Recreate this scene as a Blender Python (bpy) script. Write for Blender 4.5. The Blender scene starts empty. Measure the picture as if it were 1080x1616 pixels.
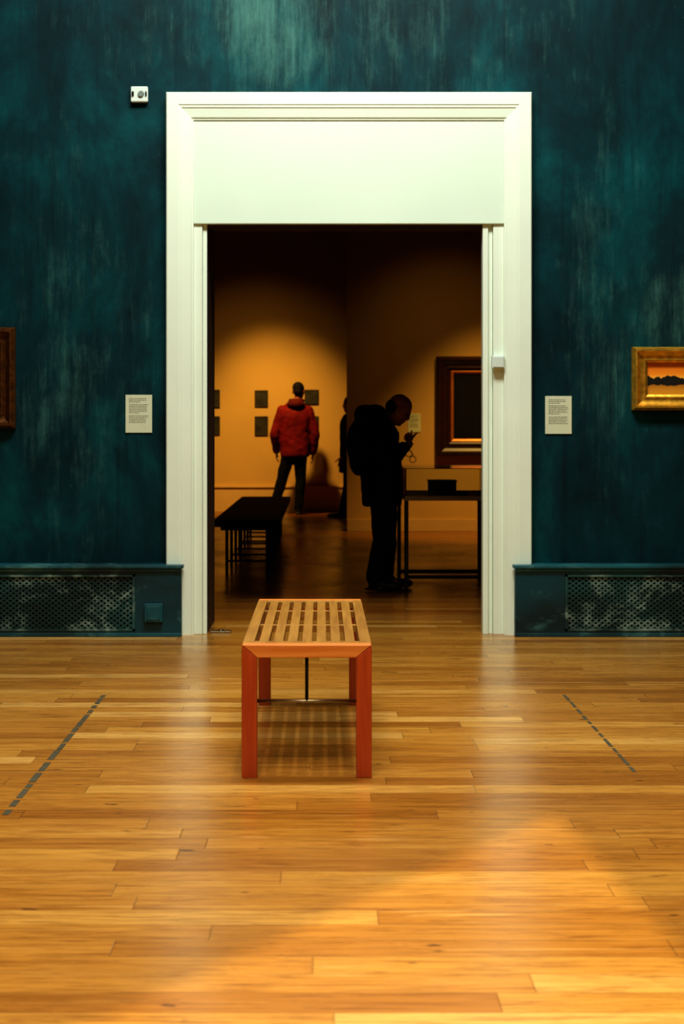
import bpy, math, random
from mathutils import Vector, Matrix
random.seed(4)
C = bpy.context.scene.collection
# ---------------------------------------------------------------- helpers
def lin(c):
    return tuple(((v/255)/12.92 if v/255 <= .04045 else (((v/255)+.055)/1.055)**2.4) for v in c)
def rgba(c): return (*lin(c), 1)

class MB:
    def __init__(s): s.V=[]; s.F=[]; s.M=[]
    def add(s, vs, fs, m=0):
        o=len(s.V); s.V += [tuple(v) for v in vs]
        for f in fs: s.F.append(tuple(i+o for i in f)); s.M.append(m)
    def box(s,x0,x1,y0,y1,z0,z1,m=0):
        s.add([(x0,y0,z0),(x1,y0,z0),(x1,y1,z0),(x0,y1,z0),(x0,y0,z1),(x1,y0,z1),(x1,y1,z1),(x0,y1,z1)],
              [(0,3,2,1),(4,5,6,7),(0,1,5,4),(1,2,6,5),(2,3,7,6),(3,0,4,7)],m)
    def prism_xz(s,pts,y0,y1,m=0):
        n=len(pts)
        vs=[(x,y0,z) for x,z in pts]+[(x,y1,z) for x,z in pts]
        fs=[tuple(range(n)),tuple(reversed(range(n,2*n)))]+[(i,i+n,(i+1)%n+n,(i+1)%n) for i in range(n)]
        s.add(vs,fs,m)
    def rings(s,rs,m=0,cap=True):
        n=len(rs[0]); vs=[p for r in rs for p in r]; fs=[]
        for k in range(len(rs)-1):
            for i in range(n):
                a=k*n+i;b=k*n+(i+1)%n
                fs.append((a,b,b+n,a+n))
        if cap: fs += [tuple(reversed(range(n))),tuple(range((len(rs)-1)*n,len(rs)*n))]
        s.add(vs,fs,m)
    def rod(s,p0,p1,r0,r1=None,n=12,m=0):
        p0=Vector(p0);p1=Vector(p1); r1=r0 if r1 is None else r1
        d=(p1-p0).normalized(); a=d.orthogonal().normalized(); b=d.cross(a)
        R=lambda p,r:[p+a*math.cos(2*math.pi*i/n)*r+b*math.sin(2*math.pi*i/n)*r for i in range(n)]
        s.rings([R(p0,r0),R(p1,r1)],m)
    def ell(s,c,rx,ry,rz,rot=None,m=0,nu=16,nv=10):
        c=Vector(c); rot=rot or Matrix.Identity(3); rs=[]
        for k in range(1,nv):
            t=math.pi*k/nv-math.pi/2
            rs.append([c+rot@Vector((rx*math.cos(t)*math.cos(2*math.pi*i/nu),ry*math.cos(t)*math.sin(2*math.pi*i/nu),rz*math.sin(t))) for i in range(nu)])
        s.rings(rs,m)
    def cap(s,p0,r0,p1,r1):
        s.ell(p0,r0,r0,r0); s.ell(p1,r1,r1,r1); s.rod(p0,p1,r0,r1,16)
    def chain(s,pts):
        for (a,ra),(b,rb) in zip(pts,pts[1:]): s.cap(a,ra,b,rb)
    def loft(s,lst,n=24):
        s.rings([[Vector((x+rx*math.cos(2*math.pi*i/n),y+ry*math.sin(2*math.pi*i/n),z)) for i in range(n)] for x,y,z,rx,ry in lst])
    def torus(s,c,R,r,rot=None,sx=1,n=24,k=8):
        c=Vector(c); rot=rot or Matrix.Identity(3); rs=[]
        for i in range(n+1):
            a=2*math.pi*i/n
            rs.append([c+rot@Vector((math.cos(a)*(R+r*math.cos(2*math.pi*j/k))*sx,math.sin(a)*(R+r*math.cos(2*math.pi*j/k)),r*math.sin(2*math.pi*j/k))) for j in range(k)])
        s.rings(rs,cap=False)
    def obj(s,name,mats,smooth=False,bevel=0,loc=(0,0,0),parent=None,remesh=0,sm=0,disp=0,**props):
        me=bpy.data.meshes.new(name); me.from_pydata(s.V,[],s.F)
        for m in (mats if isinstance(mats,list) else [mats]): me.materials.append(m)
        me.polygons.foreach_set('material_index',s.M); me.update()
        o=bpy.data.objects.new(name,me); C.objects.link(o)
        if remesh:
            r=o.modifiers.new('r','REMESH'); r.mode='VOXEL'; r.voxel_size=remesh
            if sm:
                q=o.modifiers.new('s','SMOOTH'); q.factor=.5; q.iterations=sm
            if disp:
                t=bpy.data.textures.new('cloth','CLOUDS'); t.noise_scale=.11; t.noise_depth=2
                d=o.modifiers.new('d','DISPLACE'); d.texture=t; d.strength=disp; d.texture_coords='LOCAL'; d.mid_level=.5
            dg=bpy.context.evaluated_depsgraph_get(); dg.update()
            nm=bpy.data.meshes.new_from_object(o.evaluated_get(dg)); o.modifiers.clear(); o.data=nm; nm.name=name
            if not nm.materials: nm.materials.append(mats)
            smooth=True
        if smooth: o.data.polygons.foreach_set('use_smooth',[True]*len(o.data.polygons))
        if bevel:
            b=o.modifiers.new('b','BEVEL'); b.width=bevel; b.segments=2; b.limit_method='ANGLE'
        o.location=loc
        if parent: o.parent=parent
        for k,v in props.items(): o[k]=v
        return o

def empty(name,loc,**props):
    o=bpy.data.objects.new(name,None); o.empty_display_size=.1; o.location=loc; C.objects.link(o)
    for k,v in props.items(): o[k]=v
    return o
def local(o,parent):
    o.parent=parent; o.location=Vector(o.location)-Vector(parent.location)
    return o

# ---------------------------------------------------------------- materials
def mat(name,col,rough=.5,metal=0,spec=.5,noise=0,nscale=8,stretch=(1,1,1),bump=0,coat=0):
    m=bpy.data.materials.new(name); m.use_nodes=True; N=m.node_tree.nodes; L=m.node_tree.links
    b=N['Principled BSDF']; b.inputs['Roughness'].default_value=rough; b.inputs['Metallic'].default_value=metal
    b.inputs['Specular IOR Level'].default_value=spec; b.inputs['Coat Weight'].default_value=coat
    b.inputs['Base Color'].default_value=rgba(col)
    tc=N.new('ShaderNodeTexCoord'); mp=N.new('ShaderNodeMapping'); mp.inputs['Scale'].default_value=stretch
    nz=N.new('ShaderNodeTexNoise'); nz.inputs['Scale'].default_value=nscale; nz.inputs['Detail'].default_value=6
    L.new(tc.outputs['Object'],mp.inputs[0]); L.new(mp.outputs[0],nz.inputs['Vector'])
    if noise:
        r=N.new('ShaderNodeValToRGB'); c=lin(col)
        r.color_ramp.elements[0].position=.3; r.color_ramp.elements[1].position=.7
        r.color_ramp.elements[0].color=(*[v*(1-noise) for v in c],1); r.color_ramp.elements[1].color=(*[min(1,v*(1+noise)) for v in c],1)
        L.new(nz.outputs['Fac'],r.inputs[0]); L.new(r.outputs[0],b.inputs['Base Color'])
    if bump:
        bp=N.new('ShaderNodeBump'); bp.inputs['Strength'].default_value=bump; bp.inputs['Distance'].default_value=.01
        L.new(nz.outputs['Fac'],bp.inputs['Height']); L.new(bp.outputs[0],b.inputs['Normal'])
    return m

class G:
    def __init__(s,name):
        s.m=bpy.data.materials.new(name); s.m.use_nodes=True; s.N=s.m.node_tree.nodes; s.L=s.m.node_tree.links
        s.b=s.N['Principled BSDF']; s.tc=s.N.new('ShaderNodeTexCoord').outputs['Object']
    def inp(s,sock,v):
        if isinstance(v,(int,float)): sock.default_value=v
        elif isinstance(v,tuple): sock.default_value=v
        else: s.L.new(v,sock)
    def math(s,op,a,b=0,c=None):
        n=s.N.new('ShaderNodeMath'); n.operation=op; s.inp(n.inputs[0],a); s.inp(n.inputs[1],b)
        if c is not None: s.inp(n.inputs[2],c)
        return n.outputs[0]
    def sep(s,v):
        n=s.N.new('ShaderNodeSeparateXYZ'); s.L.new(v,n.inputs[0]); return n.outputs
    def comb(s,x,y,z=0.0):
        n=s.N.new('ShaderNodeCombineXYZ'); s.inp(n.inputs[0],x); s.inp(n.inputs[1],y); s.inp(n.inputs[2],z); return n.outputs[0]
    def noise(s,v,scale,detail=5,rough=.55,sc=None,dist=0):
        if sc:
            mp=s.N.new('ShaderNodeMapping'); mp.inputs['Scale'].default_value=sc; s.L.new(v,mp.inputs[0]); v=mp.outputs[0]
        n=s.N.new('ShaderNodeTexNoise'); s.L.new(v,n.inputs['Vector']); n.inputs['Scale'].default_value=scale
        n.inputs['Detail'].default_value=detail; n.inputs['Roughness'].default_value=rough; n.inputs['Distortion'].default_value=dist
        return n.outputs['Fac']
    def white(s,v):
        n=s.N.new('ShaderNodeTexWhiteNoise'); n.noise_dimensions='3D'; s.L.new(v,n.inputs['Vector']); return n.outputs['Value']
    def ramp(s,f,stops):
        n=s.N.new('ShaderNodeValToRGB'); e=n.color_ramp.elements
        while len(e)<len(stops): e.new(.5)
        for el,(p,c) in zip(e,stops): el.position=p; el.color=c if len(c)==4 else rgba(c)
        s.L.new(f,n.inputs[0]); return n.outputs[0]
    def mix(s,f,a,b,mode='MIX'):
        n=s.N.new('ShaderNodeMix'); n.data_type='RGBA'; n.blend_type=mode; s.inp(n.inputs[0],f); s.inp(n.inputs[6],a); s.inp(n.inputs[7],b); return n.outputs[2]
    def map(s,v,a,b,c=0,d=1):
        n=s.N.new('ShaderNodeMapRange'); n.interpolation_type='SMOOTHSTEP'; s.inp(n.inputs[0],v)
        for i,x in enumerate((a,b,c,d)): n.inputs[i+1].default_value=x
        return n.outputs[0]
    def bump(s,h,st,dist=.01):
        n=s.N.new('ShaderNodeBump'); n.inputs['Strength'].default_value=st; n.inputs['Distance'].default_value=dist
        s.L.new(h,n.inputs['Height']); s.L.new(n.outputs[0],s.b.inputs['Normal'])

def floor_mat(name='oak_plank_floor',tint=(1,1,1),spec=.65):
    g=G(name); x,y,z=g.sep(g.tc)[:3]
    W=.112; Ln=1.3
    rv=g.math('DIVIDE',y,W); row=g.math('FLOOR',rv); fy=g.math('FRACT',rv)
    off=g.math('MULTIPLY',g.white(g.comb(row,3.1)),9.7)
    xv=g.math('DIVIDE',g.math('ADD',x,off),Ln); col=g.math('FLOOR',xv); fx=g.math('FRACT',xv)
    idv=g.comb(row,col,1.7); w=g.white(idv)
    base=g.ramp(w,[(0,(150,96,32)),(.3,(170,116,44)),(.6,(180,126,52)),(.88,(190,138,60)),(1,(208,162,90))])
    sh=g.comb(g.math('ADD',x,g.math('MULTIPLY',w,37.0)),y,g.math('MULTIPLY',w,11.0))
    gr=g.noise(sh,1,10,.75,sc=(4.0,60,1),dist=.8)
    gr2=g.noise(sh,1,6,.65,sc=(1.6,18,1),dist=2.2)
    grc=g.ramp(gr,[(.34,(.38,.28,.18,1)),(.52,(1,1,1,1)),(.8,(1.0,1.0,1.0,1))])
    c=g.mix(.85,base,grc,'MULTIPLY')
    c=g.mix(g.map(gr2,.48,.68,0,.5),c,rgba((126,74,20)))
    li=g.noise(sh,1,6,.65,sc=(1.2,26,1),dist=1.0)
    c=g.mix(g.map(li,.55,.75,0,.5),c,rgba((220,174,102)))
    kn=g.noise(sh,1,3,.6,sc=(5.5,15,1))
    c=g.mix(g.map(kn,.69,.75,0,.85),c,rgba((52,24,6)))
    fl=g.noise(sh,1,4,.7,sc=(14,120,1))
    c=g.mix(g.map(fl,.62,.75,0,.35),c,rgba((60,32,10)))
    sy=g.math('MAXIMUM',g.map(fy,0,.024,1,0),g.map(fy,.976,1,0,1))
    sx=g.math('MAXIMUM',g.map(fx,0,.0025,1,0),g.map(fx,.9975,1,0,1))
    seam=g.math('MAXIMUM',sy,sx)
    c=g.mix(g.math('MULTIPLY',seam,.5),c,rgba((62,34,10)))
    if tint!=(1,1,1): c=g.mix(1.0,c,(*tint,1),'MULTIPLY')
    g.L.new(c,g.b.inputs['Base Color'])
    wear=g.noise(g.tc,1,5,.6,sc=(.9,.9,1))
    g.L.new(g.map(wear,.3,.7,.20,.32),g.b.inputs['Roughness'])
    g.b.inputs['Specular IOR Level'].default_value=spec
    h=g.math('SUBTRACT',g.math('MULTIPLY',gr,.15),seam); g.bump(h,.10,.004)
    return g.m

def teal_mat():
    g=G('distressed_teal_paint'); x,y,z=g.sep(g.tc)[:3]
    cl=g.noise(g.tc,1,12,.75,sc=(4.2,1,2.0),dist=.15)
    st=g.noise(g.tc,1,8,.72,sc=(15,1,1.2),dist=.15)
    st2=g.noise(g.tc,1,6,.65,sc=(40,1,3),dist=.1)
    pat=g.noise(g.tc,1,7,.68,sc=(1.5,1,.9),dist=.3)
    base=g.ramp(pat,[(.32,(0,22,30)),(.5,(0,46,54)),(.68,(0,76,82))])
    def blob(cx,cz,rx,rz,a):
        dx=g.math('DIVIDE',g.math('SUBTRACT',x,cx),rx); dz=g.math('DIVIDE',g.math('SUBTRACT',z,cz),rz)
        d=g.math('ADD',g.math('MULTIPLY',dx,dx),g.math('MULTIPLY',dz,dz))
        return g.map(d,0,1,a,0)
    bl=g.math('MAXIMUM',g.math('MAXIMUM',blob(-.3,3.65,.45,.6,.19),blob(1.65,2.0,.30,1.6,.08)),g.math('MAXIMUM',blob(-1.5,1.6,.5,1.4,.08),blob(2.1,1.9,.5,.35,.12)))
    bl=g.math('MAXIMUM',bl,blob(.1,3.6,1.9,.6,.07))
    s=g.math('ADD',g.math('ADD',g.math('MULTIPLY',cl,.52),g.math('MULTIPLY',st,.30)),g.math('MULTIPLY',st2,.18))
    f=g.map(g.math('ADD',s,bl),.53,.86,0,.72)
    c=g.mix(f,base,rgba((82,136,126)))
    d=g.map(g.noise(g.tc,1,8,.7,sc=(10,1,.6),dist=.2),.50,.75,0,.75)
    c=g.mix(d,c,rgba((0,18,26)))
    sp=g.map(g.noise(g.tc,30,5,.75,sc=(1.6,1,.6)),.64,.74,0,.45)
    c=g.mix(sp,c,rgba((84,144,136)))
    g.L.new(c,g.b.inputs['Base Color']); g.b.inputs['Roughness'].default_value=.6
    g.b.inputs['Specular IOR Level'].default_value=.15
    g.bump(s,.15,.006)
    return g.m

def wood_mat(name,a,b,axis='y',rough=.4):
    g=G(name); sc={'y':(30,2,30),'x':(2,30,30),'z':(30,30,2)}[axis]
    f=g.noise(g.tc,1,6,.6,sc=sc,dist=.8)
    c=g.ramp(f,[(.3,a),(.7,b)]); g.L.new(c,g.b.inputs['Base Color']); g.b.inputs['Roughness'].default_value=rough
    return g.m
def worn_metal(name,base,light,lo,hi,amt):
    g=G(name)
    n=g.noise(g.tc,1,8,.7,sc=(4,4,6),dist=.5); p=g.noise(g.tc,1,5,.6,sc=(1.2,1.2,2))
    c=g.mix(g.map(p,.35,.65),rgba(tuple(v*.55 for v in base)),rgba(base))
    c=g.mix(g.map(n,lo,hi,0,amt),c,rgba(light)); g.L.new(c,g.b.inputs['Base Color']); g.b.inputs['Roughness'].default_value=.45
    g.bump(n,.15,.004); return g.m

M_floor=floor_mat(); M_floor2=floor_mat('shaded_plank_floor',(.58,.44,.34),.4); M_teal=teal_mat()  # second floor is the same oak, gallery shade put into its tint
M_trim=mat('white_gloss_trim',(230,241,225),.4,noise=.03,nscale=3)
M_panel=mat('white_panel',(218,235,218),.5,noise=.02,nscale=2)
M_reveal=mat('brown_reveal',(40,20,10),.6,noise=.1)
M_gal=mat('warm_gallery_wall',(200,160,92),.8,noise=.05,nscale=1.5)
M_galbase=mat('gallery_skirting',(205,168,108),.6,noise=.04)
M_ceil=mat('ceiling_plaster',(190,190,175),.9,noise=.03)
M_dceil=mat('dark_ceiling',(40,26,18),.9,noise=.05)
M_tbase=worn_metal('teal_worn_metal',(2,60,70),(86,140,138),.54,.78,.7)
M_tedge=worn_metal('teal_worn_metal_edge',(14,86,98),(100,150,148),.5,.78,.7)
M_grille=worn_metal('worn_grille_paint',(36,84,84),(160,184,170),.48,.72,.8)
M_black=mat('matt_black',(8,7,7),.8,noise=.1,spec=.2)
M_void=mat('dark_cavity',(2,5,6),.9,noise=.1)
M_steel=mat('brushed_steel',(150,140,120),.35,metal=1,noise=.1,nscale=30)
M_paper=mat('cream_card',(206,210,182),.7,noise=.02)
M_ink=mat('grey_ink',(110,108,92),.8,noise=.1)
M_plastic=mat('white_plastic',(210,222,214),.4,noise=.02)
M_gold=mat('gilt_frame',(214,164,60),.38,metal=.75,noise=.35,nscale=25,bump=.3)
M_golddk=mat('dark_gilt_frame',(92,52,14),.45,metal=.6,noise=.5,nscale=30,bump=.5)
M_mahog=mat('mahogany_frame',(46,16,8),.4,noise=.3,nscale=12)
M_goldin=mat('inner_gilt_slip',(190,110,36),.45,metal=.4,noise=.2)
M_canvasdk=mat('dark_oil_canvas',(12,7,5),.75,noise=.5,nscale=5,spec=.2)
M_tape=mat('grey_floor_tape',(70,64,46),.6,noise=.4,nscale=20)
M_slat=wood_mat('golden_teak_slats',(140,94,32),(176,128,56),'y')
M_endw=wood_mat('orange_beech_end_rail',(196,108,38),(220,144,70),'x')
M_legw=wood_mat('reddish_wood_legs',(158,58,20),(184,80,32),'z')

# ---------------------------------------------------------------- room shell
WY=9.0
def structure(mb,name,mats,**k): return mb.obj(name,mats,kind='structure',**k)

WB=9.62
m=MB(); m.box(-5,5,-3,WB,-.2,0); structure(m,'floor',M_floor)
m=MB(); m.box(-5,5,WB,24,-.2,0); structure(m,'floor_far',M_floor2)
m=MB()
OL,OR,OT=-.678,1.02,2.46
def frontbox(x0,x1,z0,z1):
    m.add([(x0,WY,z0),(x1,WY,z0),(x1,WY,z1),(x0,WY,z1)],[(0,1,2,3)],0)
frontbox(-5,OL,0,6); frontbox(OR,5,0,6); frontbox(OL,OR,OT,6)
m.add([(-5,WB,0),(OL,WB,0),(OL,WB,6),(-5,WB,6)],[(3,2,1,0)],1)
m.add([(OR,WB,0),(5,WB,0),(5,WB,6),(OR,WB,6)],[(3,2,1,0)],1)
m.add([(OL,WB,OT),(OR,WB,OT),(OR,WB,6),(OL,WB,6)],[(3,2,1,0)],1)
m.add([(OL,WY,0),(OL,WB,0),(OL,WB,OT),(OL,WY,OT)],[(0,1,2,3)],1)
m.add([(OR,WY,0),(OR,WB,0),(OR,WB,OT),(OR,WY,OT)],[(3,2,1,0)],1)
m.add([(OL,WY,OT),(OR,WY,OT),(OR,WB,OT),(OL,WB,OT)],[(3,2,1,0)],1)
structure(m,'wall_north',[M_teal,M_reveal])
m=MB(); m.box(-5.2,-5,-3,WB,0,6); structure(m,'wall_west',M_teal)
m=MB(); m.box(5,5.2,-3,WB,0,6); structure(m,'wall_east',M_teal)
m=MB(); m.box(-5.2,5.2,-3.2,-3,0,6); structure(m,'wall_south',M_teal)
# ceiling; unseen opening added and shaped to cast the light wedge on the floor
m=MB()
O=[(-5.2,-3.2),(5.2,-3.2),(5.2,WB),(-5.2,WB)]
I=[(-.62,2.5),(.335,2.5),(.245,3.72),(.21,3.68)]
for zz,fl in ((6.0,True),(6.03,False)):
    vs=[(x,y,zz) for x,y in O+I]; fs=[(k,(k+1)%4,(k+1)%4+4,k+4) for k in range(4)]
    m.add(vs,[tuple(reversed(f)) for f in fs] if fl else fs)
m.add([(x,y,z) for z in (6.0,6.03) for x,y in I],[(k,(k+1)%4,(k+1)%4+4,k+4) for k in range(4)])
structure(m,'ceiling',M_ceil)
m=MB(); m.box(-5.2,5.2,22.6,22.8,0,4.8); structure(m,'wall_far_north',M_gal)
m=MB(); m.box(-5.2,-5,WB,22.6,0,4.8); structure(m,'wall_far_west',M_gal)
m=MB(); m.box(5,5.2,WB,22.6,0,4.8); structure(m,'wall_far_east',M_gal)
m=MB(); m.box(.303,4.98,18.2,18.45,0,4.79); structure(m,'wall_partition',M_gal)
m=MB(); m.box(-5.2,5.2,WB,22.8,4.8,5.0); structure(m,'ceiling_far',M_dceil)
m=MB(); m.box(-4.98,4.98,22.57,22.6,.002,.36); m.box(-4.98,4.98,22.55,22.6,.36,.385); structure(m,'baseboard_far_north',M_galbase)
m=MB(); m.box(.305,4.97,18.18,18.2,.002,.14); structure(m,'baseboard_partition',M_galbase)

AXL,AXR,AZT=-.9145,1.234,3.189
prof=[(0,.0),(0,.072),(.006,.08),(.072,.08),(.079,.075),(.088,.075),(.096,.069),(.112,.066),(.146,.060),(.152,.053),(.16,.052),(.16,0)]
m=MB(); rows=[]
for t,d in prof:
    y=WY-d; rows.append([(AXL+t,y,0),(AXL+t,y,AZT-t),(AXR-t,y,AZT-t),(AXR-t,y,0)])
vs=[p for r in rows for p in r]; fs=[]
for i in range(len(rows)-1):
    for k in range(3): a=i*4+k; fs.append((a,a+4,a+5,a+1))
m.add(vs,fs); structure(m,'trim_1',M_trim)
m=MB(); m.box(AXL+.16,AXR-.16,WY-.045,WY+.05,2.42,AZT-.158); structure(m,'trim_2',M_panel,bevel=.003)
m=MB(); m.box(-.70,.99,WY+.0,WY+.1,2.40,2.42); structure(m,'trim_3',M_reveal)
m=MB(); m.box(-.7545,-.705,WY-.03,WY+.06,0,2.42); m.box(-.703,-.678,WY-.012,WY+.06,0,2.42); structure(m,'trim_4',M_trim,bevel=.002)
m=MB(); m.box(1.012,1.074,WY-.03,WY+.06,0,2.42); m.box(.985,1.010,WY-.006,WY+.06,0,2.42); m.box(.951,.983,WY-.024,WY+.06,0,2.42); structure(m,'trim_5',M_trim,bevel=.002)

# ---------------------------------------------------------------- radiator covers
def lattice(mb,x0,x1,z0,z1,y,dx=.038,dz=.029,w=.0048,t=.003):
    sl=dz/dx; H=z1-z0
    for sgn in (1,-1):
        k=x0-H/sl-dx
        while k<x1+H/sl+dx:
            za,zb=z0,z1
            f=lambda z:k+sgn*(z-z0)/sl
            if sgn>0:
                za=max(za,z0+(x0-k)*sl); zb=min(zb,z0+(x1-k)*sl)
            else:
                za=max(za,z0+(k-x1)*sl); zb=min(zb,z0+(k-x0)*sl)
            if zb-za>.004:
                p=Vector((f(za),za)); q=Vector((f(zb),zb)); n=(q-p).normalized(); n=Vector((-n.y,n.x))*w
                pts=[p-n,q-n,q+n,p+n]
                mb.prism_xz([(v.x,v.y) for v in pts],y+(0 if sgn>0 else .001),y+t+(0 if sgn>0 else .001))
            k+=dx
def radiator_cover(x0,x1,gx0,gx1,notch,label,outlet=None):
    root=empty('radiator_cover',((x0+x1)/2,8.92,0),label=label,category='radiator cover')
    b=MB(); yf=8.862
    top=.40
    g0,g1=.035,.362
    b.box(x0,gx0,yf,yf+.02,.001,top); b.box(gx1,x1,yf,yf+.02,.001,top)
    b.box(gx0,gx1,yf,yf+.02,.001,g0); b.box(gx0,gx1,yf,yf+.02,g1,top)
    b.box(x0,x0+.01,yf+.02,8.915,.001,top); b.box(x1-.01,x1,yf+.02,8.915,.001,top)
    b.box(x0,x1,yf+.02,8.91,.001,.01)
    local(b.obj('body',M_tbase,bevel=.002),root)
    b=MB(); b.box(gx0-.005,gx1+.005,8.90,8.91,g0-.01,g1+.01); local(b.obj('cavity_lining',M_void),root)
    b=MB(); b.box(x0-.012 if notch=='r' else x0,x1+.012 if notch=='l' else x1,yf-.022,8.917,top,top+.018)
    if notch=='l': b.box(x0,AXL-.004,8.917,8.998,top,top+.018); b.box(x0,AXL-.004,8.917,8.998,.001,top)
    else: b.box(AXR+.004,x1,8.917,8.998,top,top+.018); b.box(AXR+.004,x1,8.917,8.998,.001,top)
    b.box(x0,x1,yf-.008,yf,top-.02,top)
    local(b.obj('top_shelf',M_tedge,bevel=.003),root)
    b=MB(); b.box(x0,x1,yf-.006,yf-.0005,.001,.022); local(b.obj('plinth',M_tedge,bevel=.002),root)
    b=MB(); lattice(b,gx0,gx1,g0,g1,yf+.008)
    for a in ((gx0,gx0+.014,g0,g1),(gx1-.014,gx1,g0,g1),(gx0,gx1,g0,g0+.012),(gx0,gx1,g1-.012,g1)):
        b.box(a[0],a[1],yf-.003,yf+.010,a[2],a[3])
    local(b.obj('grille',M_grille,label='worn painted diamond mesh grille'),root)
    if outlet:
        b=MB(); b.box(outlet-.052,outlet+.052,yf-.028,yf-.001,.09,.195); b.box(outlet-.04,outlet+.04,yf-.033,yf-.028,.102,.183)
        local(b.obj('socket_box',M_tedge,bevel=.004,label='small painted metal socket box'),root)
    return root
radiator_cover(-2.9,-.819,-2.7,-1.089,'l','low teal painted radiator cover with mesh grille and socket',outlet=-.978)
radiator_cover(1.129,3.4,1.42,3.2,'r','low teal painted radiator cover with worn mesh grille')

# ---------------------------------------------------------------- pictures, labels
def frame_mesh(mb,x0,x1,z0,z1,yb,prof,m=0):
    rows=[]
    for t,d in prof:
        y=yb-d; rows.append([(x0+t,y,z0+t),(x1-t,y,z0+t),(x1-t,y,z1-t),(x0+t,y,z1-t)])
    vs=[p for r in rows for p in r]; fs=[]
    for i in range(len(rows)-1):
        for k in range(4): a=i*4+k; b=i*4+(k+1)%4; fs.append((a,b,b+4,a+4))
    mb.add(vs,fs,m)
def picture(x0,x1,z0,z1,yb,fw,dep,mf,mc,label,slip=None,group=None,name='framed_painting',cat='painting'):
    root=empty(name,((x0+x1)/2,yb,z0),label=label,category=cat)
    if group: root['group']=group
    b=MB(); s=fw
    frame_mesh(b,x0,x1,z0,z1,yb,[(0,0),(0,dep*.55),(s*.06,dep*.7),(s*.16,dep),(s*.28,dep),(s*.36,dep*.8),(s*.55,dep*.55),(s*.72,dep*.5),(s*.76,dep*.6),(s*.84,dep*.6),(s*.88,dep*.4),(s,dep*.3),(s,.004)])
    local(b.obj('frame',mf),root)
    if slip:
        b=MB(); frame_mesh(b,x0+s,x1-s,z0+s,z1-s,yb,[(0,dep*.3),(slip*.3,dep*.38),(slip,dep*.2),(slip,.003)]); local(b.obj('gilt_slip',M_goldin),root)
    b=MB(); b.box(x0+s-.004,x1-s+.004,yb-.008,yb-.002,z0+s-.004,z1-s+.004); o=b.obj('canvas',mc,loc=(0,0,0)); local(o,root)
    return root
g=G('sunset_landscape_canvas'); x,y,z=g.sep(g.tc)[:3]
sky=g.ramp(g.map(z,1.42,1.60),[(0,(206,140,34)),(.25,(150,90,14)),(.42,(250,190,70)),(.7,(236,140,24)),(1,(214,110,14))])
edge=g.noise(g.comb(x,0.0,0.0),9,6,.75)
treetop=g.math('MULTIPLY_ADD',edge,.13,1.455)
tr=g.math('MULTIPLY',g.map(g.math('SUBTRACT',treetop,z),0,.006),g.map(g.math('SUBTRACT',z,g.math('MULTIPLY_ADD',edge,-.07,1.502)),0,.008))
c=g.mix(tr,sky,rgba((14,12,8))); g.L.new(c,g.b.inputs['Base Color']); g.b.inputs['Roughness'].default_value=.5
M_sunset=g.m
picture(1.832,2.50,1.322,1.695,8.998,.092,.06,M_gold,M_sunset,'gilt framed sunset landscape with dark trees over water')
picture(-2.50,-1.81,1.215,1.811,8.998,.10,.06,M_golddk,M_canvasdk,'dark oil painting in a carved antique gilt frame')
picture(1.372,2.65,.898,2.09,18.198,.17,.09,M_mahog,M_canvasdk,'large dark painting in deep mahogany frame with gilt slip',slip=.035)
S=106.3
M_pict=mat('small_photograph',(46,42,30),.5,noise=.7,nscale=9)
M_pfr=mat('thin_dark_frame',(34,28,18),.5,noise=.1)
for (a,b_,c_,d_) in [(402,423,616,642),(402,423,657,687),(481,503,615,638),(481,503,657,687),(325,347,615,643),(325,347,657,686)]:
    picture((a-508)/S,(b_-508)/S,1.2-(d_-680)/S,1.2-(c_-680)/S,22.598,.014,.02,M_pfr,M_pict,'small dark landscape photograph in thin frame on lit wall',group='small pictures on the far wall',name='small_picture',cat='picture')

def placard(x0,x1,z0,z1,y,label,rows=9):
    root=empty('wall_label',((x0+x1)/2,y,z0),label=label,category='label')
    b=MB(); b.box(x0,x1,y-.006,y-.001,z0,z1); local(b.obj('card',M_paper,bevel=.001),root)
    b=MB(); w=x1-x0; h=z1-z0; mg=w*.13
    zz=z1-h*.09
    for i in range(rows*2-4):
        if i==3: zz-=h*.03
        if i in (rows,): zz-=h*.04
        ln=(w-2*mg)*(random.uniform(.45,.6) if i in (2,rows-1) else random.uniform(.85,1))
        xx=x0+mg
        while xx<x0+mg+ln:
            wl=random.uniform(.006,.016)*w/.157
            b.box(xx,min(xx+wl,x0+mg+ln),y-.0068,y-.006,zz-h*.014,zz)
            xx+=wl+.003
        zz-=h*.043
    local(b.obj('printed_text',M_ink),root)
placard(-1.161,-1.004,1.189,1.413,8.999,'cream card wall label with small grey printed text')
placard(1.322,1.479,1.182,1.406,8.999,'cream card wall label with small printed text near painting')
placard(1.033,1.184,1.185,1.405,18.199,'pale wall label beside large dark framed painting')

r=empty('alarm_sensor',(-1.076,8.995,3.14),label='small square white wall sensor with dark lens',category='sensor')
b=MB(); b.box(-1.127,-1.026,8.965,9.0,3.14,3.232); local(b.obj('housing',M_plastic,bevel=.006),r)
b=MB(); b.rod((-1.066,8.966,3.186),(-1.066,8.955,3.186),.02,.017,20); local(b.obj('lens',mat('grey_lens',(120,130,125),.3,noise=.1)),r)
for xa,xb in ((-1.12,-1.108),(-1.04,-1.032)):
    b=MB(); b.box(xa,xb,8.957,8.966,3.175,3.2); local(b.obj('terminal',M_black),r)
r=empty('door_contact',(1.037,8.96,1.567),label='small white plastic alarm contact box on door frame',category='sensor')
b=MB(); b.box(1.0,1.074,8.925,8.97,1.567,1.642); b.box(1.006,1.068,8.919,8.925,1.573,1.636); local(b.obj('casing',M_plastic,bevel=.005),r)

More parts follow.
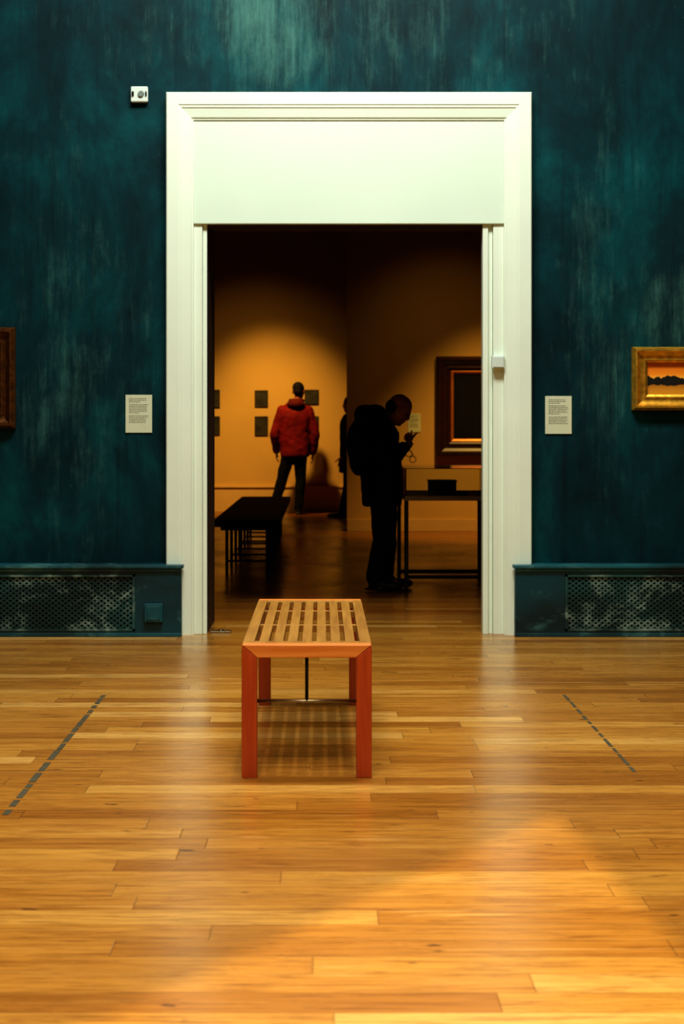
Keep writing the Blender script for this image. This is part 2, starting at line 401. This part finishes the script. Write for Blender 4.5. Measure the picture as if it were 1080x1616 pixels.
def tape(x,y0,y1,label,seed,w=.011):
    rr=random.Random(seed); y=y0
    root=empty('floor_tape',(x,(y0+y1)/2,0),label=label,category='tape')
    while y<y1:
        l=rr.uniform(.05,.17); b=MB(); b.box(x-w+rr.uniform(-.002,.002),x+w,y,min(y+l,y1),.0,.0012); y+=l+rr.uniform(.012,.05)
        local(b.obj('tape_strip',M_tape),root)
tape(-.99,4.75,6.9,'worn dashed grey tape line stuck on wooden floor',1)
tape(1.101,5.35,6.92,'thin faded dashed grey tape line on wooden floor',3,.007)
b=MB(); b.box(-.66,-.54,9.02,9.08,0,.012); b.rod((-.6,9.05,.012),(-.6,9.05,.02),.018); b.obj('door_stop',M_steel,bevel=.003,label='small metal door stop plate on the floor',category='door stop')

# ---------------------------------------------------------------- slatted bench
bx0,bx1,by0,by1,bz=-.277,.173,5.255,6.70,.46
LW=.053; AP=.044
root=empty('slatted_bench',((bx0+bx1)/2,(by0+by1)/2,0),label='slatted golden wooden bench with reddish square legs',category='bench')
for yy in (by0,by1-.055):
    for sx in (0,1):
        b=MB()
        if sx==0: pts=[(bx0,0),(bx0+LW,0),(bx0+LW,bz-AP),(bx0,bz-.001)]
        else: pts=[(bx1-LW,0),(bx1,0),(bx1,bz-.001),(bx1-LW,bz-AP)]
        b.prism_xz(pts,yy,yy+.055); local(b.obj('leg',M_legw,bevel=.003),root)
    b=MB(); b.prism_xz([(bx0+LW+.001,bz-AP),(bx1-LW-.001,bz-AP),(bx1-.001,bz),(bx0+.001,bz)],yy,yy+.055)
    local(b.obj('end_rail',M_endw,bevel=.003,label='mitred orange wooden end rail'),root)
    zs=.262; ys=yy+.0275
    b=MB(); b.rod((bx0+LW-.004,ys,zs),(bx1-LW+.004,ys,zs),.006); local(b.obj('stretcher',M_steel,smooth=True,label='thin steel stretcher rod'),root)
    b=MB(); b.rod(((bx0+bx1)/2+.0,ys,zs),((bx0+bx1)/2,ys,bz-AP+.002),.006); local(b.obj('strut',M_black,smooth=True,label='thin vertical dark metal strut'),root)
ya,yb=by0+.056,by1-.056
b=MB(); ztk=.03
b.box(bx0,bx0+.04,ya,yb,bz-AP,bz); b.box(bx1-.04,bx1,ya,yb,bz-AP,bz)
b.box(bx0+.04,bx1-.04,ya,ya+.05,bz-ztk,bz-.0005); b.box(bx0+.04,bx1-.04,yb-.05,yb,bz-ztk,bz-.0005)
n=7; gap=.0155; inner=(bx1-bx0-.08); sw=(inner-(n+1)*gap)/n
for i in range(n):
    xs=bx0+.04+gap+i*(sw+gap); b.box(xs,xs+sw,ya+.051,yb-.051,bz-ztk+.004,bz-.001)
for yy in (5.80,6.25): b.box(bx0+.041,bx1-.041,yy,yy+.026,bz-ztk+.002,bz-.0003)
local(b.obj('seat',M_slat,bevel=.002),root)

# ---------------------------------------------------------------- black gallery benches
def black_bench(y0,y1):
    x0,x1=-.92,-.355
    root=empty('gallery_bench',((x0+x1)/2,(y0+y1)/2,0),label='long black upholstered gallery bench on thin metal legs',category='bench',group='black benches in the far gallery')
    b=MB(); b.box(x0,x1,y0,y1,.385,.45); local(b.obj('seat',M_black,bevel=.015),root)
    b=MB(); b.box(x0+.06,x1-.06,y0+.06,y1-.06,.355,.384); local(b.obj('under_frame',M_black),root)
    n=4
    for i in range(n):
        y=y0+.12+i*(y1-y0-.24)/(n-1)
        for x in (x0+.11,x1-.11):
            b=MB(); b.rod((x,y,0),(x,y,.356),.014); local(b.obj('leg',M_black,smooth=True),root)
        b=MB(); b.rod((x0+.11,y,.09),(x1-.11,y,.09),.009); local(b.obj('cross_bar',M_black,smooth=True),root)
black_bench(12.86,15.1); black_bench(15.16,17.4)

# ---------------------------------------------------------------- display table
tx0,tx1,ty0,ty1,tz=.615,1.30,11.3,12.4,.716
M_table=mat('pale_table_top',(170,140,96),.5,noise=.1)
M_tleg=mat('dark_table_frame',(22,16,12),.5,noise=.1)
g=G('vitrine_glass'); N=g.N; L=g.L
tr=N.new('ShaderNodeBsdfTransparent'); tr.inputs[0].default_value=(.93,.95,.93,1); gl=N.new('ShaderNodeBsdfGlossy'); gl.inputs['Roughness'].default_value=.05
fr=N.new('ShaderNodeFresnel'); mx=N.new('ShaderNodeMixShader'); fr.inputs[0].default_value=1.4
L.new(fr.outputs[0],mx.inputs[0]); L.new(tr.outputs[0],mx.inputs[1]); L.new(gl.outputs[0],mx.inputs[2]); L.new(mx.outputs[0],N['Material Output'].inputs[0])
M_glass=g.m
root=empty('display_table',((tx0+tx1)/2,(ty0+ty1)/2,0),label='glass topped museum display table with thin dark legs',category='display case')
b=MB(); b.box(tx0,tx1,ty0,ty1,tz-.035,tz); local(b.obj('table_top',M_table,bevel=.004),root)
for x in (tx0,tx1-.03):
    for y in (ty0,ty1-.03):
        b=MB(); b.box(x,x+.03,y,y+.03,0,tz-.036); local(b.obj('leg',M_tleg,bevel=.002),root)
b=MB(); b.box(tx0+.031,tx1-.031,ty1-.027,ty1-.003,.04,.07); local(b.obj('stretcher',M_tleg),root)
b=MB(); b.box(tx0+.031,tx1-.031,ty0+.003,ty0+.027,.10,.125); local(b.obj('stretcher',M_tleg),root)
b=MB(); th=.005; a=.01; zt=.917
b.box(tx0+a,tx1-a,ty0+a,ty0+a+th,tz+.001,zt); b.box(tx0+a,tx1-a,ty1-a-th,ty1-a,tz+.001,zt)
b.box(tx0+a,tx0+a+th,ty0+a+th,ty1-a-th,tz+.001,zt); b.box(tx1-a-th,tx1-a,ty0+a+th,ty1-a-th,tz+.001,zt)
b.box(tx0+a,tx1-a,ty0+a,ty1-a,zt,zt+th)
local(b.obj('glass_case',M_glass,label='clear glass display cover'),root)
b=MB(); b.box(.84,1.05,11.85,12.05,tz,.80); b.box(.835,1.055,11.845,12.055,.80,.815); b.obj('display_box',M_black,bevel=.003,label='black lidded box shown inside the glass case',category='box')
b=MB(); b.box(.86,1.10,11.42,11.6,tz,.722); b.box(.863,1.097,11.423,11.597,.7225,.735); b.box(.86,1.10,11.42,11.6,.7355,.741); b.obj('exhibit_book',M_black,bevel=.001,label='flat dark book lying in the display case',category='book')

# ---------------------------------------------------------------- people
M_skin=mat('skin',(160,92,62),.55,noise=.08,nscale=20)
M_hair=mat('dark_hair',(14,8,6),.8,noise=.4,nscale=60,bump=.4,spec=.2)
M_red=mat('red_jacket',(112,11,15),.75,noise=.25,nscale=9,bump=.3,spec=.2)
M_redd=mat('dark_red_hood',(80,9,12),.8,noise=.2,nscale=9,spec=.2)
M_jean=mat('dark_jeans',(10,10,13),.85,noise=.3,nscale=14,spec=.2)
M_coat=mat('black_coat',(7,6,7),.8,noise=.3,nscale=9,spec=.2)
M_pack=mat('black_backpack',(6,6,7),.75,noise=.3,nscale=9,spec=.25)
M_trou=mat('black_trousers',(7,7,7),.85,noise=.2,spec=.2)
M_eye=mat('eye',(20,14,12),.2,noise=.1)
M_shoe=mat('dark_shoe',(12,10,9),.5,noise=.2)
M_screen=mat('phone_body',(14,14,16),.2,noise=.1)

def frame3(fwd,up):
    f=Vector(fwd).normalized(); u=Vector(up); r=f.cross(u).normalized(); u=r.cross(f).normalized()
    return Matrix((r,f,u)).transposed()
def head(b,c,R,s=1.0):
    c=Vector(c); P=lambda x,y,z: c+R@(Vector((x,y,z))*s)
    b.ell(P(0,-.012,.03),.076*s,.095*s,.088*s,R)
    b.ell(P(0,.02,-.03),.062*s,.072*s,.085*s,R)
    b.ell(P(0,.055,-.085),.034*s,.03*s,.026*s,R)
    b.ell(P(0,.076,.028),.05*s,.016*s,.012*s,R)
    b.rings([[P(math.cos(a)*w,y0+math.sin(a)*d,z) for a in [2*math.pi*i/10 for i in range(10)]] for z,w,d,y0 in ((.02,.008,.01,.082),(-.008,.012,.015,.093),(-.022,.017,.016,.094),(-.03,.012,.01,.088))])
    b.ell(P(0,.082,-.052),.024*s,.012*s,.006*s,R); b.ell(P(0,.080,-.062),.021*s,.012*s,.007*s,R)
    for sx in (-1,1):
        b.ell(P(sx*.078,-.005,-.004),.009*s,.02*s,.032*s,R)
        b.ell(P(sx*.04,.062,-.015),.022*s,.018*s,.02*s,R)
def eyes(c,R,s,parent):
    for sx in (-1,1):
        b=MB(); b.ell(Vector(c)+R@(Vector((sx*.031,.078,.006))*s),.012*s,.008*s,.008*s,R); local(b.obj('eye',M_eye,smooth=True),parent)
def hand(b,w,d,n,side,curl=.5,s=1.0):
    w=Vector(w); d=Vector(d).normalized(); n=Vector(n); n=(n-d*n.dot(d)).normalized(); t=Vector(side); t=(t-d*t.dot(d)-n*t.dot(n)).normalized()
    for k in (-.028,-.01,.01,.028):
        b.cap(w+t*k*.6*s,.016*s,w+d*.085*s+t*k*s,.012*s)
    for k,l in ((.030,.072),(.010,.082),(-.010,.076),(-.029,.060)):
        p=w+d*.09*s+t*k*s; a=curl*.5
        for j,(fr,r) in enumerate(((.45,.0092),(.32,.0085),(.23,.0075))):
            dr=d*math.cos(a)+n*math.sin(a); q=p+dr*l*fr*s; b.cap(p,r*s,q,(r-.0008)*s); p=q; a+=curl*.8
    p=w+d*.025*s+t*.028*s; a=.3
    for fr,r in ((.045,.012),(.034,.0105),(.026,.009)):
        dr=(t*math.cos(a)*.8+d*.8+n*math.sin(a)*.9).normalized(); q=p+dr*fr*s; b.cap(p,r*s,q,(r-.001)*s); p=q; a+=.35
        t=(t*.6+d*.25).normalized()
def shoe(b,a,d,s=1.0):
    a=Vector(a); d=Vector(d).normalized(); r=Vector((-d.y,d.x,0)); zr=Matrix((r,d,Vector((0,0,1)))).transposed()
    b.ell(a+d*.02+Vector((0,0,.055)),.045*s,.07*s,.055*s,zr); b.ell(a+d*.12+Vector((0,0,.038)),.048*s,.10*s,.038*s,zr)
    b.ell(a+d*.06+Vector((0,0,.014)),.046*s,.15*s,.014*s,zr)

def at(P,pts): return [((P[0]+x,P[1]+y,P[2]+z),r) for (x,y,z),r in pts]
P=((466-508)*21.8/2400,21.8,0)
V=lambda x,y,z:(P[0]+x,P[1]+y,P[2]+z)
b=MB(); R=frame3((.25,1,-.25),(0,.1,1)); hc=V(.05,.03,1.765)
head(b,hc,R,1.08)
b.cap(V(.02,0,1.52),.062,V(.045,.01,1.68),.058)
b.loft([(P[0]+x,P[1]+y,z,rx,ry) for x,y,z,rx,ry in ((-.01,0,.88,.16,.11),(-.01,0,1.0,.155,.105),(0,0,1.15,.15,.10),(0,0,1.35,.175,.115),(0,0,1.48,.17,.10),(0,0,1.56,.09,.07))])
for sx,e,h in ((-1,(-.295,-.02,1.14),(-.27,.09,.90)),(1,(.285,-.01,1.14),(.255,.07,.88))):
    b.chain(at(P,[((sx*.18,0,1.50),.055),(e,.042),(h,.028)]))
    hand(b,V(*h),(0,.25,-1),(-sx*1,.1,0),(0,1,0),.5)
LL=[((-.095,0,.92),.088),((-.19,.02,.50),.055),((-.31,.0,.09),.042)]
RL=[((.07,0,.92),.088),((.075,.03,.50),.055),((.05,.0,.09),.042)]
b.chain(at(P,LL)); b.chain(at(P,RL))
b.cap(V(-.31,0,.07),.04,V(-.33,.12,.035),.03); b.cap(V(.05,0,.07),.04,V(.08,.12,.035),.03)
man=b.obj('person',M_skin,remesh=.008,sm=2,label='person in red hooded jacket and dark jeans, standing back turned',category='person')
b=MB()
b.loft([(P[0]+x,P[1]+y,z,rx,ry) for x,y,z,rx,ry in ((0,0,.83,.205,.155),(0,0,.86,.215,.16),(0,0,1.0,.215,.155),(0,0,1.2,.22,.155),(0,0,1.4,.245,.165),(0,0,1.5,.235,.14),(0,0,1.57,.16,.11),(.01,0,1.63,.09,.09))])
for sx,e,h in ((-1,(-.295,-.02,1.14),(-.272,.08,.92)),(1,(.285,-.01,1.14),(.257,.06,.90))):
    b.chain(at(P,[((sx*.185,0,1.485),.085),(e,.07),(h,.055)]))
b.obj('jacket',M_red,remesh=.013,sm=5,disp=.022,parent=man)
b=MB(); b.ell(V(.01,-.10,1.58),.13,.09,.075); b.torus(V(.02,-.01,1.63),.085,.035); b.obj('hood',M_redd,remesh=.012,sm=3,parent=man)
b=MB(); b.loft([(P[0]-.01,P[1],z,rx,ry) for z,rx,ry in ((.76,.15,.12),(.86,.175,.13),(.95,.165,.125))])
b.chain(at(P,[((-.095,0,.86),.10),((-.19,.02,.50),.078),((-.30,.0,.10),.065)])); b.chain(at(P,[((.075,0,.86),.10),((.08,.03,.50),.078),((.05,.0,.10),.065)]))
b.obj('trousers',M_jean,remesh=.013,sm=4,disp=.02,parent=man)
b=MB(); b.ell(Vector(hc)+R@Vector((0,-.022,.045)),.086,.104,.09,R); b.ell(Vector(hc)+R@Vector((0,-.06,-.01)),.07,.06,.07,R); b.obj('hair',M_hair,remesh=.01,sm=2,disp=.01,parent=man)
for a,d in (((-.31,-.01,0),(-.3,1,0)),((.05,-.01,0),(.3,1,0))):
    b=MB(); shoe(b,V(*a),d,1.05); b.obj('shoe',M_shoe,remesh=.009,sm=2,parent=man)
eyes(hc,R,1.08,man)

P=((600-508)*11.5/2400,11.5,0)
b=MB(); hc=V(.145,0,1.36); R=frame3((1,-.05,-.75),(.55,0,1)); head(b,hc,R,.98)
b.cap(V(.02,0,1.22),.06,V(.10,0,1.31),.055)
b.loft([(P[0]+x,P[1],z,rx,ry) for x,z,rx,ry in ((.03,.66,.11,.15),(.02,.80,.105,.14),(0,.95,.10,.145),(-.02,1.1,.11,.165),(-.01,1.2,.10,.16),(.02,1.26,.07,.09))])
arms=[[(-.01,-.17,1.18),(.03,-.21,.93),(.185,-.10,1.09)],[(-.01,.17,1.18),(.03,.21,.93),(.18,.10,1.06)]]
for i,(s_,e,h) in enumerate(arms):
    b.chain(at(P,[(s_,.05),(e,.04),(h,.026)]))
hand(b,V(.185,-.10,1.09),(.35,.75,.35),(-.3,.6,.75),(1,-.3,.4),1.0,.95)
hand(b,V(.18,.10,1.06),(.5,-.75,.1),(-.3,-.6,.6),(.6,.2,.7),1.1,.95)
legs=[[(.02,-.08,.70),(.02,-.09,.38),(-.045,-.09,.08)],[(.03,.08,.70),(.05,.08,.38),(.045,.10,.08)]]
for l in legs: b.chain(at(P,list(zip(l,(.08,.05,.038)))))
b.cap(V(-.045,-.09,.06),.036,V(.07,-.09,.035),.028); b.cap(V(.045,.10,.06),.036,V(.15,.10,.035),.028)
p2=b.obj('person',M_skin,remesh=.007,sm=2,label='balding hunched person in black coat looking down at phone',category='person')
b=MB()
b.loft([(P[0]+x,P[1],z,rx,ry) for x,z,rx,ry in ((.02,.63,.15,.19),(.02,.68,.155,.195),(.015,.85,.155,.19),(.0,1.0,.155,.195),(-.02,1.12,.155,.205),(-.035,1.22,.14,.19),(-.03,1.29,.11,.14),(-.01,1.33,.08,.09))])
for i,(s_,e,h) in enumerate(arms):
    h2=tuple(a*.88+c*.12 for a,c in zip(h,e)); b.chain(at(P,[(s_,.085),(e,.068),(h2,.048)]))
b.ell(V(-.04,0,1.33),.10,.12,.075)
b.obj('coat',M_coat,remesh=.012,sm=4,disp=.03,parent=p2)
b=MB()
for l in legs:
    l=[l[0],l[1],(l[2][0],l[2][1],.10)]; b.chain(at(P,list(zip(l,(.105,.082,.066)))))
b.obj('trousers',M_trou,remesh=.012,sm=4,disp=.015,parent=p2)
b=MB(); b.ell(Vector(hc)+R@Vector((0,-.05,-.01)),.078,.062,.06,R); b.obj('hair',M_hair,remesh=.009,sm=2,parent=p2)
for a,d in (((-.045,-.09,0),(1,-.15,0)),((.045,.10,0),(1,.15,0))):
    b=MB(); shoe(b,V(*a),d,.98); b.obj('shoe',M_shoe,remesh=.009,sm=2,parent=p2)
eyes(hc,R,.98,p2)
b=MB(); b.ell(V(-.155,0,1.10),.10,.15,.20); b.ell(V(-.15,0,.98),.09,.15,.12); b.ell(V(-.10,0,1.32),.10,.12,.085)
bp=b.obj('backpack',M_pack,remesh=.012,sm=4,disp=.02,label='bulky black backpack worn over a black coat',category='backpack')
for sy in (-.12,.12):
    b=MB()
    pts=[(-.13,sy,1.28),(-.05,sy*1.2,1.335),(.06,sy*1.15,1.29),(.13,sy*1.1,1.18),(.12,sy*1.2,1.0),(-.04,sy*1.6,.92),(-.14,sy,.92)]
    b.chain([(V(*q),.012) for q in pts])
    b.obj('strap',M_pack,remesh=.008,sm=1,parent=bp)
Rm=frame3((.5,.5,.6),(-.6,0,.8)); c=Vector(V(.232,-.015,1.135)); b=MB()
vs=[]
for dz in (-.004,.004):
    for dx,dy in ((-.035,-.065),(.035,-.065),(.035,.065),(-.035,.065)): vs.append(c+Rm@Vector((dx,dy,dz)))
b.add(vs,[(3,2,1,0),(4,5,6,7),(0,1,5,4),(1,2,6,5),(2,3,7,6),(3,0,4,7)]); b.obj('phone',M_screen,bevel=.002,label='slim dark smartphone held in both hands',category='phone')
b=MB(); Rg=Matrix.Rotation(math.radians(90),3,'X'); c=Vector(V(.215,-.06,1.03))
b.torus(c+Vector((-.0,0,-.0)),.024,.0028,Rg); b.torus(c+Vector((.03,.01,-.045)),.024,.0028,Rg)
b.rod(c+Vector((.008,0,-.022)),c+Vector((.022,.01,-.025)),.0025); b.rod(c+Vector((-.02,0,.012)),c+Vector((-.03,.01,.075)),.0025); b.rod(c+Vector((.045,.01,-.03)),c+Vector((-.015,.02,.06)),.0025)
b.obj('eyeglasses',M_black,smooth=True,label='thin framed eyeglasses dangling from a hand',category='glasses')

P=((552-508)*21.0/2400,21.0,0)
b=MB(); hc=V(.0,0,1.56); R=frame3((-1,.3,-.1),(0,0,1)); head(b,hc,R,.98); b.cap(V(0,0,1.38),.055,V(0,0,1.5),.05)
b.loft([(P[0],P[1],z,rx,ry) for z,rx,ry in ((.80,.11,.15),(1.0,.10,.14),(1.2,.11,.16),(1.34,.10,.16),(1.42,.06,.07))])
A3=[[(0,-.18,1.33),(.02,-.21,1.05),(-.10,-.19,.84)],[(0,.18,1.33),(.02,.21,1.05),(-.04,.2,.82)]]
for s_,e,h in A3:
    b.chain(at(P,[(s_,.045),(e,.036),(h,.026)])); hand(b,V(*h),(-.3,0,-1),(0,1 if s_[1]<0 else -1,0),(-1,0,0),.6,.92)
L3=[[(0,-.08,.84),(-.02,-.09,.45),(-.10,-.09,.08)],[(0,.08,.84),(.03,.08,.45),(.04,.1,.08)]]
for l in L3: b.chain(at(P,list(zip(l,(.08,.05,.038)))))
b.cap(V(-.10,-.09,.06),.036,V(-.2,-.09,.035),.028); b.cap(V(.04,.1,.06),.036,V(-.06,.1,.035),.028)
p3=b.obj('person',M_skin,remesh=.008,sm=2,label='person in dark coat standing beside the partition wall',category='person')
b=MB(); b.loft([(P[0],P[1],z,rx,ry) for z,rx,ry in ((.62,.15,.2),(.8,.14,.19),(1.0,.13,.18),(1.2,.14,.19),(1.34,.13,.18),(1.43,.08,.09))])
for s_,e,h in A3: h2=tuple(a*.85+c*.15 for a,c in zip(h,e)); b.chain(at(P,[(s_,.075),(e,.062),(h2,.045)]))
b.obj('coat',M_coat,remesh=.014,sm=4,disp=.02,parent=p3)
b=MB()
for l in L3: l=[l[0],l[1],(l[2][0],l[2][1],.10)]; b.chain(at(P,list(zip(l,(.095,.07,.055)))))
b.obj('trousers',M_trou,remesh=.013,sm=3,parent=p3)
b=MB(); b.ell(Vector(hc)+R@Vector((0,-.022,.04)),.086,.10,.09,R); b.ell(Vector(hc)+R@Vector((0,-.06,-.03)),.07,.05,.08,R); b.obj('hair',M_hair,remesh=.01,sm=2,parent=p3)
for a,d in (((-.10,-.09,0),(-1,-.1,0)),((.04,.1,0),(-1,.1,0))):
    b=MB(); shoe(b,V(*a),d,.98); b.obj('shoe',M_shoe,remesh=.01,sm=2,parent=p3)
eyes(hc,R,.98,p3)

# ---------------------------------------------------------------- track lights and added fills of the far gallery
def spotlamp(loc,tgt,col,power,angle,blend,size=.05,fixture=True):
    loc=Vector(loc); tgt=Vector(tgt); d=(tgt-loc).normalized()
    l=bpy.data.lights.new('spot','SPOT'); l.energy=power; l.color=col; l.spot_size=math.radians(angle); l.spot_blend=blend; l.shadow_soft_size=size
    o=bpy.data.objects.new('spot_light',l); o.location=loc+d*.02; o.rotation_euler=d.to_track_quat('-Z','Y').to_euler(); C.objects.link(o)
    if fixture:
        b=MB(); b.rod(loc-d*.22,loc-d*.04,.055,.065,20); b.rod(loc-d*.13,(loc.x,loc.y,4.72),.012); b.obj('track_spotlight',M_black,label='small black ceiling track spotlight aimed at wall',category='lamp',group='spotlights in the far gallery')
b=MB(); b.box(-3,3,19.98,20.02,4.72,4.795); b.obj('lighting_track',M_black,label='black ceiling lighting track',category='lighting track')
AMB=(1,.61,.15)
spotlamp((-1.1,20.0,4.4),(-.6,22.6,.66),AMB,680,49,1,.12)
spotlamp((-1.5,20.0,4.4),(-.7,22.6,.8),AMB,55,74,1,.08)  # added wide dim fill for the left wall, fixture made up with it
spotlamp((-2.9,20.0,4.4),(-2.9,22.6,.5),AMB,240,56,1)
spotlamp((2.3,16.2,4.4),(1.98,17.85,.0),AMB,560,54,1)
spotlamp((1.4,16.2,4.4),(1.5,18.2,.6),AMB,28,76,1)  # added weak fill for the partition, its fixture is made up too
b=MB(); b.box(1,3.4,16.18,16.22,4.72,4.795); b.obj('lighting_track',M_black,label='black ceiling lighting track',category='lighting track')

# ---------------------------------------------------------------- main room lights
def area(loc,rot,sx,sy,p,col,spread=180):
    l=bpy.data.lights.new('skylight','AREA'); l.shape='RECTANGLE'; l.size=sx; l.size_y=sy; l.energy=p; l.color=col; l.spread=math.radians(spread)
    o=bpy.data.objects.new('skylight',l); o.location=loc; o.rotation_euler=[math.radians(a) for a in rot]; C.objects.link(o)
area((.1,6.4,5.9),(18,0,0),2.6,1.2,325,(.95,1,.90))
area((-.1,1.3,5.9),(4,0,0),3.4,1.8,200,(1,.86,.58),120)
spotlamp((0,3.2,9),(-.0,3.2,0),(1,.80,.48),2100,50,.3,.025,False)  # added lamp above the ceiling, shines the wedge through the opening
spotlamp((.15,6.3,5.85),(-.05,5.9,0),(1,.94,.78),220,50,1,.04,False)
spotlamp((2.3,7.4,4.2),(2.15,9,1.5),(1,.85,.55),75,32,1,.05,False)

w=bpy.data.worlds.new('World'); bpy.context.scene.world=w; w.use_nodes=True
w.node_tree.nodes['Background'].inputs[0].default_value=(.02,.018,.015,1); w.node_tree.nodes['Background'].inputs[1].default_value=.3

# ---------------------------------------------------------------- camera
cd=bpy.data.cameras.new('Camera'); cam=bpy.data.objects.new('Camera',cd); C.objects.link(cam)
cam.location=(0,0,1.2); cam.rotation_euler=(math.radians(90),0,0)
cd.sensor_width=36; cd.lens=2400/1616*36; cd.shift_x=(540-508)/1616; cd.shift_y=-(808-680)/1616
cd.clip_start=.05
cd.dof.use_dof=True; cd.dof.focus_distance=6.8; cd.dof.aperture_fstop=4.5
bpy.context.scene.camera=cam
vs=bpy.context.scene.view_settings; vs.view_transform='Standard'
try: vs.look='Medium High Contrast'
except Exception as e: print('look',e)
vs.exposure=.25
